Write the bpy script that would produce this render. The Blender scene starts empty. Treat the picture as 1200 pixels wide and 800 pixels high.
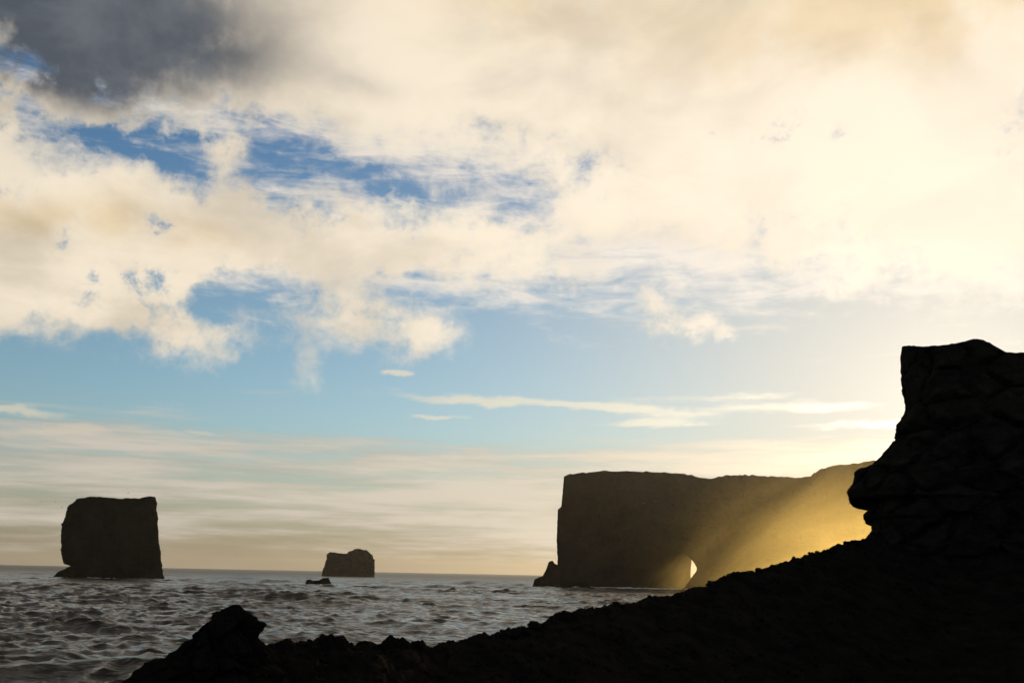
import bpy, bmesh, math, random
import numpy as np
from mathutils import Matrix, Vector

SC = bpy.context.scene
COL = SC.collection
PI = math.pi
random.seed(7)

# ------------------------------------------------------------------ camera
CAM_H = 8.0
F = 1167.0                      # focal length in photograph pixels (1200 wide), 35 mm lens
PITCH = math.radians(13.12)
ROLL = math.radians(1.115)
cam_data = bpy.data.cameras.new('camera')
cam_data.lens = 35.0
cam_data.sensor_width = 36.0
cam_data.clip_start = 0.1
cam_data.clip_end = 60000
cam = bpy.data.objects.new('camera', cam_data)
COL.objects.link(cam)
CAM_R = Matrix.Rotation(PI / 2 + PITCH, 3, 'X') @ Matrix.Rotation(ROLL, 3, 'Z')
cam.matrix_world = Matrix.Translation((0, 0, CAM_H)) @ CAM_R.to_4x4()
SC.camera = cam


def ray(px, py):
    return (CAM_R @ Vector(((px - 600) / F, (400 - py) / F, -1.0))).normalized()


def at(px, py, Y):
    d = ray(px, py)
    return Vector((0, 0, CAM_H)) + d * (Y / d.y)


def azel(px, py):
    d = ray(px, py)
    return math.degrees(math.atan2(d.x, d.y)), math.degrees(math.asin(d.z))


# ------------------------------------------------------------------ light and exposure
SUN_AZ, SUN_EL = azel(1128, 478)
SUN_DIR = ray(1128, 478)
vs = SC.view_settings
SC.display_settings.display_device = 'sRGB'
vs.view_transform = 'Standard'
vs.look = 'None'
vs.exposure = 0.0
vs.gamma = 1.0
vs.use_curve_mapping = False

SC.render.engine = 'CYCLES'
SC.cycles.use_denoising = True
SC.cycles.max_bounces = 6
SC.cycles.volume_bounces = 1
SC.cycles.volume_max_steps = 256
SC.cycles.sample_clamp_indirect = 4.0

sun_data = bpy.data.lights.new('sun', 'SUN')
sun_data.energy = 3.2
sun_data.angle = math.radians(0.53)
sun_data.color = (1.0, 0.73, 0.40)
sun = bpy.data.objects.new('sun', sun_data)
COL.objects.link(sun)
sun.rotation_euler = SUN_DIR.to_track_quat('Z', 'Y').to_euler()

# ------------------------------------------------------------------ sky (world nodes)
world = bpy.data.worlds.new('World')
SC.world = world
world.use_nodes = True
WT = world.node_tree
WT.nodes.clear()
STRENGTH = 0.1
SKY_GAIN = 1.1


class V:
    """a node socket with arithmetic"""
    def __init__(s, sock): s.s = sock
    def __add__(a, b): return mth('ADD', a, b)
    __radd__ = __add__
    def __sub__(a, b): return mth('SUBTRACT', a, b)
    def __rsub__(a, b): return mth('SUBTRACT', b, a)
    def __mul__(a, b): return mth('MULTIPLY', a, b)
    __rmul__ = __mul__
    def __truediv__(a, b): return mth('DIVIDE', a, b)


def put(sock, v):
    if isinstance(v, V):
        WT.links.new(v.s, sock)
    else:
        sock.default_value = v


def mth(op, a, b=None, c=None, clamp=False):
    n = WT.nodes.new('ShaderNodeMath'); n.operation = op; n.use_clamp = clamp
    put(n.inputs[0], a)
    if b is not None: put(n.inputs[1], b)
    if c is not None: put(n.inputs[2], c)
    return V(n.outputs[0])


def vmth(op, a, b=None, out=0):
    n = WT.nodes.new('ShaderNodeVectorMath'); n.operation = op
    put(n.inputs[0], a)
    if b is not None: put(n.inputs[1], b)
    return V(n.outputs[out])


def sstep(x, e0, e1, smooth=True):
    n = WT.nodes.new('ShaderNodeMapRange'); n.clamp = True
    n.interpolation_type = 'SMOOTHSTEP' if smooth else 'LINEAR'
    put(n.inputs['Value'], x)
    n.inputs['From Min'].default_value = e0; n.inputs['From Max'].default_value = e1
    return V(n.outputs['Result'])


def noise(vec, scale, detail=6, rough=0.55, dist=0.0, col=False):
    n = WT.nodes.new('ShaderNodeTexNoise'); n.noise_dimensions = '3D'
    put(n.inputs['Vector'], vec)
    n.inputs['Scale'].default_value = scale
    n.inputs['Detail'].default_value = detail
    n.inputs['Roughness'].default_value = rough
    n.inputs['Distortion'].default_value = dist
    return V(n.outputs['Color' if col else 'Fac'])


def cmix(fac, a, b):
    n = WT.nodes.new('ShaderNodeMix'); n.data_type = 'RGBA'; n.clamp_factor = True
    put(n.inputs['Factor'], fac)
    for k, v in ((6, a), (7, b)):
        if isinstance(v, V): WT.links.new(v.s, n.inputs[k])
        else: n.inputs[k].default_value = (*v, 1)
    return V(n.outputs[2])


def cscale(col, f):
    n = WT.nodes.new('ShaderNodeVectorMath'); n.operation = 'SCALE'
    if isinstance(col, V): WT.links.new(col.s, n.inputs[0])
    else: n.inputs[0].default_value = col
    put(n.inputs['Scale'], f)
    return V(n.outputs[0])


def blob(q, px, py, sx, sy, rot=0.0):
    """soft elliptical bank of cloud standing in the given direction of the sky; sizes in 1/20 degree"""
    a, e = azel(px, py)
    n = WT.nodes.new('ShaderNodeMapping'); n.vector_type = 'TEXTURE'
    put(n.inputs['Vector'], q)
    n.inputs['Location'].default_value = (a, e, 0)
    n.inputs['Rotation'].default_value = (0, 0, math.radians(rot))
    n.inputs['Scale'].default_value = (sx * .048, sy * .048, 1)
    d = vmth('DOT_PRODUCT', V(n.outputs[0]), V(n.outputs[0]), out=1)
    return mth('POWER', 2.718, d * -1.0)


def blobs(q, items, start=0.0):
    tot = start
    for it in items:
        b = blob(q, *it[1:])
        tot = mth('MULTIPLY_ADD', b, it[0], tot)
    return tot


def build_sky():
    tc = WT.nodes.new('ShaderNodeTexCoord')
    D0 = V(tc.outputs['Generated'])
    sep = WT.nodes.new('ShaderNodeSeparateXYZ'); put(sep.inputs[0], D0)
    dx, dy, dz0 = (V(o) for o in sep.outputs)
    dz = mth('MAXIMUM', dz0, 0.002)
    cmb = WT.nodes.new('ShaderNodeCombineXYZ')
    put(cmb.inputs[0], dx); put(cmb.inputs[1], dy); put(cmb.inputs[2], dz)
    D = vmth('NORMALIZE', V(cmb.outputs[0]))
    az = mth('ARCTAN2', dx, dy) * 57.2958
    el = mth('ARCSINE', dz) * 57.2958
    q = WT.nodes.new('ShaderNodeCombineXYZ')
    put(q.inputs[0], az); put(q.inputs[1], el)
    Q = V(q.outputs[0])
    # clear air
    sky = WT.nodes.new('ShaderNodeTexSky'); sky.sky_type = 'NISHITA'
    sky.sun_disc = False
    sky.sun_elevation = math.radians(SUN_EL)
    sky.sun_rotation = math.radians(SUN_AZ)
    sky.air_density = 1.0; sky.dust_density = 0.15; sky.ozone_density = 2.2
    put(sky.inputs[0], D)
    SKY = V(sky.outputs[0])
    # angle from the sun, degrees
    cs = vmth('DOT_PRODUCT', D, tuple(SUN_DIR), out=1)
    th = mth('ARCCOSINE', mth('MINIMUM', cs, 0.99999)) * 57.2958
    near = mth('POWER', 2.718, th * (-1 / 9.0))
    wide = mth('POWER', 2.718, th * (-1 / 26.0))

    # warped directions give the banks ragged outlines
    w1 = noise(D, 8.0, 6, 0.55, 0.0, col=True)
    w2 = noise(D, 30.0, 6, 0.6, 0.0, col=True)
    s1 = cscale(vmth('SUBTRACT', w1, (.5, .5, .5)), 4.5)
    s2 = cscale(vmth('SUBTRACT', w2, (.5, .5, .5)), 2.0)
    w3 = noise(D, 95.0, 4, 0.6, 0.6, col=True)
    s3 = cscale(vmth('SUBTRACT', w3, (.5, .5, .5)), 0.7)
    QW = vmth('ADD', vmth('ADD', vmth('ADD', Q, s1), s2), s3)
    QS = vmth('ADD', Q, s1)
    flat = vmth('MULTIPLY', D, (1.0, 1.0, 3.0))
    f1 = noise(vmth('MULTIPLY', D, (1.0, 1.0, 1.35)), 11.0, 12, 0.60, 0.3)
    f2 = noise(vmth('MULTIPLY', D, (1.0, 1.0, 1.2)), 38.0, 8, 0.62, 0.5)
    low = noise(flat, 3.0, 4, 0.5, 0.0)
    streak = noise(vmth('MULTIPLY', D, (1.0, 1.0, 9.0)), 9.0, 9, 0.62, 0.25)
    streak2 = noise(vmth('MULTIPLY', D, (1.0, 1.0, 13.0)), 4.5, 7, 0.6, 0.1)
    tilt = WT.nodes.new('ShaderNodeMapping'); put(tilt.inputs['Vector'], D)
    tilt.inputs['Rotation'].default_value = (0, math.radians(8), 0); tilt.inputs['Scale'].default_value = (1, 1, 4.5)
    fibre = noise(V(tilt.outputs[0]), 13.0, 10, 0.62, 0.5)

    # --- main deck: sheet overhead and cumulus bank
    deck = sstep(el, 24.0, 29.0) * 1.3
    c1 = blobs(QW, [
        (1.6, 980, 80, 430, 170), (1.0, 330, 70, 420, 70), (1.0, 1180, 240, 240, 95),
        (.62, 760, 235, 210, 62), (.45, 980, 290, 200, 36), (.6, 80, 110, 300, 42), (.6, -10, 160, 70, 42), (.8, 272, 182, 34, 34), (.7, 40, 128, 130, 30),
        (1.55, 100, 275, 230, 66), (.55, 140, 310, 90, 34), (.6, 160, 255, 120, 34), (.8, 130, 295, 120, 46), (.85, -30, 340, 150, 52), (.85, 350, 275, 190, 46), (.60, 560, 285, 140, 44),
        (.65, 205, 385, 36, 42, -20), (.60, 130, 365, 70, 34), (.80, 415, 370, 66, 44), (.75, 505, 388, 54, 26),
        (.45, 368, 428, 30, 40), (.6, 275, 390, 36, 38), (.35, 650, 320, 80, 30),
        (.85, 768, 372, 40, 28, -25), (.60, 815, 388, 34, 13), (.5, 975, 345, 34, 26), (.5, 855, 396, 22, 6),
        (-1.15, 150, 168, 82, 15, -3), (-.85, 345, 195, 52, 20), (-.85, 445, 208, 62, 12, -14), (-.75, 610, 248, 50, 26),
        (-.75, 255, 342, 60, 22, 14), (-.4, 480, 325, 50, 20), (-.5, 8, 218, 26, 10), (-.45, 600, 205, 60, 10),
        (-.35, 700, 300, 60, 16), (-.3, 850, 300, 60, 12),
    ], deck)
    # outside the picture the same broken bank goes on
    around = sstep(low, 0.47, 0.62) * sstep(el, 8.0, 14.0) * sstep(mth('ABSOLUTE', az), 30.0, 42.0)
    c1 = c1 + around
    amp = 1.55 - mth('MINIMUM', mth('MAXIMUM', c1, 0.0), 1.45) * 0.80       # thick cloud is closed, thin cloud is torn
    t1 = c1 + ((f1 - 0.5) + (f2 - 0.5) * 0.55) * amp
    d1 = sstep(t1, 0.25, 1.02)
    # --- thin fibrous veil between the banks
    veil = sstep(el, 12.0, 16.5) * sstep(el, 40.0, 24.0)
    dv = sstep(veil * 0.55 + (fibre - 0.5) * 1.9 + (f2 - .5) * .4 + blobs(QW, [(.5, 950, 280, 320, 60), (.3, 560, 170, 300, 40), (-.5, 150, 168, 88, 19, -3), (-.35, 345, 195, 52, 20), (-.35, 445, 208, 62, 12, -14)]), 0.25, 1.1) * 0.9
    # --- thin streaks of high cloud
    qs = vmth('ADD', Q, vmth('MULTIPLY', vmth('SUBTRACT', w2, (.5, .5, .5)), (3.0, 0.8, 0)))
    c2 = blobs(qs, [
        (1.2, 466, 436, 22, 5), (1.05, 560, 469, 110, 7, -1), (.95, 745, 480, 90, 6, -4), (.8, 515, 489, 40, 3.5), (.9, 20, 482, 60, 6),
        (.7, 240, 508, 34, 4), (1.0, 770, 496, 56, 7), (.8, 920, 478, 120, 8), (1.0, 1010, 498, 70, 6),
        (.7, 60, 505, 70, 5), (.6, 860, 465, 130, 6), (.9, 90, 503, 40, 5),
    ], 0.0)
    d2 = sstep(c2 + (streak - 0.5) * 1.6, 0.28, 0.95) * 0.8
    # --- stratus bands low over the horizon, all the way round
    band = sstep(el, 8.6, 6.6) * sstep(el, -0.4, 2.4)
    d3 = sstep(band * 0.66 + (streak - 0.5) * 1.1 + (streak2 - 0.5) * 1.7, 0.18, 0.92) * 0.88

    # colours are radiances; divided by the background strength at the end
    side = sstep(th, 115.0, 50.0) * 0.84 + 0.16           # bright on the sun's side; unseen clouds behind dimmed to darken the foreground
    lit = (0.82, 0.715, 0.56)
    glow = cscale((1.0, 0.86, 0.74), near * 0.05 + wide * 0.41)
    body = noise(vmth('MULTIPLY', D, (1.0, 1.0, 1.8)), 6.5, 8, 0.55, 0.3)
    cl = vmth('ADD', cscale(lit, (1.04 - sstep(body, 0.62, 0.28) * mth('SUBTRACT', 0.42, wide * 0.45, clamp=True)) * side), glow)
    edge = cmix(sstep(t1, 0.5, 1.3), (0.90, 0.93, 0.97), (1, 1, 1))
    cl = vmth('MULTIPLY', cl, edge)
    # thick grey sheet left of the sun; unseen overhead grey deepened to dim foreground
    dk = blobs(QS, [(1.1, 180, -5, 200, 92), (1.05, 10, 25, 190, 95), (.6, -40, -20, 150, 80), (.35, 270, 70, 90, 30), (.3, 420, 105, 60, 18), (.42, 110, 95, 240, 44), (.6, -20, 40, 90, 60)], sstep(el, 32., 40.) * 1.1)
    dk = sstep(dk + (body - 0.5) * 0.5 + (f1 - 0.5) * 0.28, 0.05, 1.45)
    cl = cmix(dk * 0.97, cl, vmth('ADD', cscale((1, .9, .75), wide * 0.10), cmix(sstep(f1 + (body - .5) * .8, .36, .66), (0.054, 0.072, 0.100), (0.105, 0.126, 0.155))))
    tan = blobs(QS, [(1.0, 130, 258, 170, 30), (.65, 1085, 15, 200, 60), (.5, 620, -10, 260, 60), (.45, 900, 40, 420, 70)])
    cl = cmix(sstep(tan + (f1 - .5) * .5, 0.12, 1.05) * 0.6, cl, vmth('MULTIPLY', cl, (0.80, 0.67, 0.43)))

    air = vmth('ADD', vmth('MULTIPLY', cscale(SKY, STRENGTH * SKY_GAIN), cmix(sstep(el, 13.0, 25.0), (0.90, 1.0, 1.0), (0.50, 0.80, 0.98))), cscale((1.0, 0.88, 0.72), wide * 0.16))
    # thin high sheet, brightest before the sun
    sheet = mth('POWER', 2.718, (th / 19.0) * (th / 19.0) * -1.0)
    air = cmix(sheet * 0.88, air, vmth('ADD', (0.60, 0.55, 0.475), cscale((1.0, 0.88, 0.70), near * 0.55)))
    # warm murk towards the horizon
    murk = vmth('ADD', (0.245, 0.197, 0.145), cscale((1.0, 0.77, 0.45), near * 0.6 + wide * 0.27))
    mk = mth('POWER', 2.718, el * el * (-1 / 27.0))
    murk = cscale(murk, sstep(streak2, .3, .7) * 0.22 + 0.90)
    col = cmix(mk * 0.93, air, murk)
    thin = vmth('ADD', (0.58, 0.55, 0.45), cscale((1.0, 0.88, 0.66), near * 1.1 + wide * 0.40))
    col = cmix(d2, col, thin)
    st = vmth('ADD', cscale((0.485, 0.435, 0.375), sstep(streak2, .3, .65) * 0.45 + 0.7), cscale((1.0, 0.81, 0.52), near * 0.9 + wide * 0.38))
    col = cmix(d3, col, st)
    col = cmix(dv, col, vmth('MULTIPLY', vmth('ADD', cscale(lit, side), glow), (0.97, 1.0, 1.08)))
    col = cmix(d1, col, cl)
    bg = WT.nodes.new('ShaderNodeBackground')
    put(bg.inputs['Color'], cscale(col, 1.0 / STRENGTH))
    bg.inputs['Strength'].default_value = STRENGTH
    out = WT.nodes.new('ShaderNodeOutputWorld')
    WT.links.new(bg.outputs[0], out.inputs[0])


build_sky()
world.cycles.sampling_method = 'MANUAL'
world.cycles.sample_map_resolution = 512

# ------------------------------------------------------------------ helpers
def _hash(ix, iy, iz, seed):
    h = (ix * 374761393 + iy * 668265263 + iz * 1274126177 + seed * 974711) & 0xFFFFFFFF
    h = ((h ^ (h >> 13)) * 1103515245) & 0xFFFFFFFF
    h = ((h ^ (h >> 16)) * 2246822519) & 0xFFFFFFFF
    return ((h ^ (h >> 15)) & 0xFFFFFF) / float(0xFFFFFF)


def vnoise(P, seed=0):
    """smooth value noise, -1..1"""
    I = np.floor(P).astype(np.int64); f = P - I
    f = f * f * f * (f * (f * 6 - 15) + 10)
    x, y, z = I.T
    out = 0
    for a in (0, 1):
        wx = f[:, 0] if a else 1 - f[:, 0]
        for b in (0, 1):
            wy = f[:, 1] if b else 1 - f[:, 1]
            for c in (0, 1):
                wz = f[:, 2] if c else 1 - f[:, 2]
                out = out + wx * wy * wz * _hash(x + a, y + b, z + c, seed)
    return out * 2 - 1


def fbm(P, octv=5, gain=0.5, seed=0, ridged=False):
    s = 0; amp = 1.0; tot = 0
    for k in range(octv):
        n = vnoise(P * (2.03 ** k) + 17.3 * k, seed + k)
        if ridged: n = 1 - 2 * np.abs(n)
        s = s + amp * n; tot += amp; amp *= gain
    return s / tot


def voro(P, seed=0):
    """cell noise: distance to the crack between cells and one random value per cell"""
    I = np.floor(P).astype(np.int64)
    f1 = np.full(len(P), 9.0); f2 = np.full(len(P), 9.0); idv = np.zeros(len(P))
    for a in (-1, 0, 1):
        for b in (-1, 0, 1):
            for c in (-1, 0, 1):
                x, y, z = I[:, 0] + a, I[:, 1] + b, I[:, 2] + c
                cx = x + _hash(x, y, z, seed); cy = y + _hash(x, y, z, seed + 1); cz = z + _hash(x, y, z, seed + 2)
                d = np.sqrt((P[:, 0] - cx) ** 2 + (P[:, 1] - cy) ** 2 + (P[:, 2] - cz) ** 2)
                nearer = d < f1
                f2 = np.where(nearer, f1, np.minimum(f2, d))
                idv = np.where(nearer, _hash(x, y, z, seed + 5), idv)
                f1 = np.where(nearer, d, f1)
    return f2 - f1, idv


def mesh_from(name, verts, quads=None, tris=None, smooth=False):
    me = bpy.data.meshes.new(name)
    verts = np.asarray(verts, dtype=np.float32)
    loops = []; sizes = []
    if quads is not None and len(quads):
        loops.append(np.asarray(quads, np.int32).ravel()); sizes.append(np.full(len(quads), 4, np.int32))
    if tris is not None and len(tris):
        loops.append(np.asarray(tris, np.int32).ravel()); sizes.append(np.full(len(tris), 3, np.int32))
    loops = np.concatenate(loops); sizes = np.concatenate(sizes)
    me.vertices.add(len(verts)); me.vertices.foreach_set('co', verts.ravel())
    me.loops.add(len(loops)); me.loops.foreach_set('vertex_index', loops)
    me.polygons.add(len(sizes))
    me.polygons.foreach_set('loop_start', np.concatenate([[0], np.cumsum(sizes)[:-1]]).astype(np.int32))
    me.polygons.foreach_set('loop_total', sizes)
    me.update(calc_edges=True)
    me.validate()
    me.polygons.foreach_set('use_smooth', np.full(len(me.polygons), smooth, bool))
    return me


def link(name, me, mat=None, parent=None):
    o = bpy.data.objects.new(name, me)
    COL.objects.link(o)
    if mat is not None and me is not None and not me.materials: me.materials.append(mat)
    if parent is not None: o.parent = parent
    return o


def tag(o, label=None, cat=None, group=None, kind=None):
    if label: o['label'] = label
    if cat: o['category'] = cat
    if group: o['group'] = group
    if kind: o['kind'] = kind
    return o


def grid_faces(rows, cols, wrap=False):
    i = np.arange(rows - 1)[:, None]; j = np.arange(cols if wrap else cols - 1)[None, :]
    j2 = (j + 1) % cols
    return np.stack([i * cols + j, i * cols + j2, (i + 1) * cols + j2, (i + 1) * cols + j], -1).reshape(-1, 4)


# ------------------------------------------------------------------ materials
def new_mat(name):
    m = bpy.data.materials.new(name); m.use_nodes = True
    nt = m.node_tree; nt.nodes.clear()
    out = nt.nodes.new('ShaderNodeOutputMaterial')
    return m, nt, out


def rock_mat(name, dark, light, scale, bump, rough=0.75, spec=0.25):
    m, nt, out = new_mat(name)
    b = nt.nodes.new('ShaderNodeBsdfPrincipled')
    tc = nt.nodes.new('ShaderNodeTexCoord')
    n = nt.nodes.new('ShaderNodeTexNoise'); n.inputs['Scale'].default_value = scale
    n.inputs['Detail'].default_value = 9; n.inputs['Roughness'].default_value = 0.65
    n2 = nt.nodes.new('ShaderNodeTexNoise'); n2.inputs['Scale'].default_value = scale * 6
    n2.inputs['Detail'].default_value = 6; n2.inputs['Roughness'].default_value = 0.7
    r = nt.nodes.new('ShaderNodeValToRGB')
    r.color_ramp.elements[0].position = 0.35; r.color_ramp.elements[0].color = (*dark, 1)
    r.color_ramp.elements[1].position = 0.70; r.color_ramp.elements[1].color = (*light, 1)
    rr = nt.nodes.new('ShaderNodeMapRange')
    rr.inputs['To Min'].default_value = rough - 0.15; rr.inputs['To Max'].default_value = rough + 0.15
    bp = nt.nodes.new('ShaderNodeBump'); bp.inputs['Strength'].default_value = 0.8
    bp.inputs['Distance'].default_value = bump
    nt.links.new(tc.outputs['Object'], n.inputs['Vector']); nt.links.new(tc.outputs['Object'], n2.inputs['Vector'])
    nt.links.new(n.outputs['Fac'], r.inputs['Fac']); nt.links.new(r.outputs['Color'], b.inputs['Base Color'])
    nt.links.new(n2.outputs['Fac'], bp.inputs['Height']); nt.links.new(bp.outputs['Normal'], b.inputs['Normal'])
    nt.links.new(n2.outputs['Fac'], rr.inputs['Value']); nt.links.new(rr.outputs[0], b.inputs['Roughness'])
    b.inputs['Specular IOR Level'].default_value = spec
    nt.links.new(b.outputs[0], out.inputs['Surface'])
    return m


MAT_NEAR = rock_mat('wet_basalt', (0.007, 0.0063, 0.0056), (0.019, 0.017, 0.0145), 0.9, 0.05, 0.8, 0.0)
MAT_OUT = rock_mat('outcrop_basalt', (0.011, 0.0098, 0.0088), (0.030, 0.0265, 0.0225), 0.6, 0.08, 0.85, 0.0)
MAT_FAR = rock_mat('cliff_tuff', (0.008, 0.0065, 0.005), (0.022, 0.018, 0.013), 0.06, 0.8, 0.9, 0.0)
MAT_TURF = rock_mat('cliff_turf', (0.020, 0.022, 0.010), (0.045, 0.045, 0.020), 0.10, 0.4, 0.9, 0.05)


def sea_mat():
    m, nt, out = new_mat('sea_water')
    b = nt.nodes.new('ShaderNodeBsdfPrincipled')
    b.inputs['Base Color'].default_value = (0.026, 0.021, 0.013, 1)
    rg = nt.nodes.new('ShaderNodeAttribute'); rg.attribute_name = 'chop'
    nt.links.new(rg.outputs['Fac'], b.inputs['Roughness'])
    b.inputs['IOR'].default_value = 1.36
    b.inputs['Specular Tint'].default_value = (1.0, 0.90, 0.70, 1)
    tc = nt.nodes.new('ShaderNodeTexCoord')
    mp = nt.nodes.new('ShaderNodeMapping'); mp.inputs['Scale'].default_value = (0.55, 1.25, 1.0)
    mp.inputs['Rotation'].default_value = (0, 0, 0.18)
    n = nt.nodes.new('ShaderNodeTexNoise'); n.inputs['Scale'].default_value = 0.55
    n.inputs['Detail'].default_value = 7; n.inputs['Roughness'].default_value = 0.6; n.inputs['Distortion'].default_value = 0.4
    bp = nt.nodes.new('ShaderNodeBump'); bp.inputs['Strength'].default_value = 1.0; bp.inputs['Distance'].default_value = 0.42
    nt.links.new(tc.outputs['Object'], mp.inputs['Vector']); nt.links.new(mp.outputs[0], n.inputs['Vector'])
    nt.links.new(n.outputs['Fac'], bp.inputs['Height'])
    # wind chop: slopes too small for the mesh
    ch = nt.nodes.new('ShaderNodeTexNoise'); ch.inputs['Scale'].default_value = 0.8
    ch.inputs['Detail'].default_value = 7; ch.inputs['Roughness'].default_value = 0.62; ch.inputs['Distortion'].default_value = 0.6
    sb = nt.nodes.new('ShaderNodeVectorMath'); sb.operation = 'SUBTRACT'; sb.inputs[1].default_value = (0.5, 0.5, 0.5)
    ml = nt.nodes.new('ShaderNodeVectorMath'); ml.operation = 'MULTIPLY'; ml.inputs[1].default_value = (1.0, 1.3, 0.0)
    ad_ = nt.nodes.new('ShaderNodeVectorMath'); ad_.operation = 'ADD'
    nz_ = nt.nodes.new('ShaderNodeVectorMath'); nz_.operation = 'NORMALIZE'
    nt.links.new(mp.outputs[0], ch.inputs['Vector']); nt.links.new(ch.outputs['Color'], sb.inputs[0]); nt.links.new(sb.outputs[0], ml.inputs[0])
    nt.links.new(bp.outputs['Normal'], ad_.inputs[0]); nt.links.new(ml.outputs[0], ad_.inputs[1]); nt.links.new(ad_.outputs[0], nz_.inputs[0])
    nt.links.new(nz_.outputs[0], b.inputs['Normal'])
    # foam on breaking crests and along the rocks
    fo = nt.nodes.new('ShaderNodeBsdfDiffuse'); fo.inputs['Color'].default_value = (0.62, 0.62, 0.60, 1)
    at_ = nt.nodes.new('ShaderNodeAttribute'); at_.attribute_name = 'foam'
    fn = nt.nodes.new('ShaderNodeTexNoise'); fn.inputs['Scale'].default_value = 1.3
    fn.inputs['Detail'].default_value = 8; fn.inputs['Roughness'].default_value = 0.7
    ad = nt.nodes.new('ShaderNodeMath'); ad.operation = 'ADD'
    mr = nt.nodes.new('ShaderNodeMapRange'); mr.inputs['From Min'].default_value = 0.95; mr.inputs['From Max'].default_value = 1.25
    mx = nt.nodes.new('ShaderNodeMixShader')
    nt.links.new(tc.outputs['Object'], fn.inputs['Vector'])
    nt.links.new(fn.outputs['Fac'], ad.inputs[0]); nt.links.new(at_.outputs['Fac'], ad.inputs[1])
    nt.links.new(ad.outputs[0], mr.inputs['Value']); nt.links.new(mr.outputs[0], mx.inputs[0])
    nt.links.new(b.outputs[0], mx.inputs[1]); nt.links.new(fo.outputs[0], mx.inputs[2])
    nt.links.new(mx.outputs[0], out.inputs['Surface'])
    return m


# ------------------------------------------------------------------ sea
SEA_R = 10000.0
SHORE_PTS = []       # (x, y, radius) of rocks standing in the water: surf gathers round them


def build_sea():
    rng = np.random.default_rng(11)
    a_in = np.radians(np.linspace(-30, 30, 600))
    a_l = np.radians(np.linspace(-95, -30, 40)[:-1]); a_r = np.radians(np.linspace(30, 95, 40)[1:])
    az = np.concatenate([a_l, a_in, a_r])
    r, q = [16.0], 16.0
    while q < SEA_R:
        q *= 1 + np.interp(math.log(q), np.log([16, 60, 90, 500, 900, 2200, 10000]), [.012, .006, .0034, .0034, .006, .009, .02])
        r.append(min(q, SEA_R))
    r = np.array(r)
    R, A = np.meshgrid(r, az, indexing='ij')
    X = (R * np.sin(A)).ravel(); Y = (R * np.cos(A)).ravel(); R = R.ravel()
    spacing = R * np.interp(np.log(R), np.log([16, 60, 90, 500, 900, 2200, 10000]), [.012, .006, .0034, .0034, .006, .009, .02])
    Z = np.zeros_like(X); DX = np.zeros_like(X); DY = np.zeros_like(X); J = np.zeros_like(X)
    group = 0.75 + 0.45 * vnoise(np.stack([X / 90, Y / 70, X * 0], 1), 3)
    lam = np.concatenate([np.array([62.0, 48.0, 37.0]), np.exp(rng.uniform(math.log(1.5), math.log(30.0), 95))])
    main = math.radians(258)          # swell runs in towards the shore
    for k, L in enumerate(lam):
        sd = 0.25 if L > 35 else (0.55 if L > 12 else 0.9)
        th = main + rng.normal(0, sd)
        kx, ky = math.cos(th), math.sin(th); w = 2 * PI / L
        amp = {0: 0.36, 1: 0.32, 2: 0.24}.get(k, (0.0085 * L ** 0.85 if L > 9 else 0.0160 * L ** 0.72))
        fade = np.clip((L / spacing - 1.6) / 1.4, 0, 1)
        ph = w * (kx * X + ky * Y) + rng.uniform(0, 2 * PI)
        a = amp * fade * group
        c = np.cos(ph); s = np.sin(ph)
        Z += a * c; DX -= 0.95 * a * kx * s; DY -= 0.95 * a * ky * s; J += a * w * c
    foam = np.clip((J - 0.62) * 1.2, 0, 0.55)
    for (sx, sy, sr) in SHORE_PTS:
        d = np.hypot(X - sx, Y - sy) - sr
        foam = np.maximum(foam, 0.62 * np.exp(-np.maximum(d, 0) / 4.0) * (d > -sr))
    rough = np.interp(np.log(R), np.log([60, 200, 600, 2000]), [0.07, 0.09, 0.18, 0.46])   # chop finer than the mesh
    V3 = np.stack([X + DX, Y + DY, Z], 1)
    me = mesh_from('sea', V3, quads=grid_faces(len(r), len(az))[:, ::-1], smooth=True)
    at_ = me.attributes.new('foam', 'FLOAT', 'POINT')
    at_.data.foreach_set('value', foam.astype(np.float32))
    at2 = me.attributes.new('chop', 'FLOAT', 'POINT')
    at2.data.foreach_set('value', rough.astype(np.float32))
    o = link('sea', me, sea_mat())
    tag(o, kind='structure')
    return o


# ------------------------------------------------------------------ rock bodies
def prof(pts, Y, horiz):
    """pixel outline -> world (z, x) or (x, z) table at distance Y"""
    w = [at(px, py, Y) for px, py in pts]
    if horiz: a = np.array([(v.x, v.z) for v in w])
    else: a = np.array([(v.z, v.x) for v in w])
    return a[np.argsort(a[:, 0], kind='stable')]


def ring(n, expo, a, b):
    """unit superellipse resampled to even spacing for half axes a, b"""
    t = np.linspace(0, 2 * PI, 4001)
    c, s = np.cos(t), np.sin(t)
    x = np.sign(c) * np.abs(c) ** (2 / expo); y = np.sign(s) * np.abs(s) ** (2 / expo)
    L = np.concatenate([[0], np.cumsum(np.hypot(np.diff(x) * a, np.diff(y) * b))])
    u = np.linspace(0, L[-1], n + 1)[:-1]
    return np.interp(u, L, x), np.interp(u, L, y)


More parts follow.
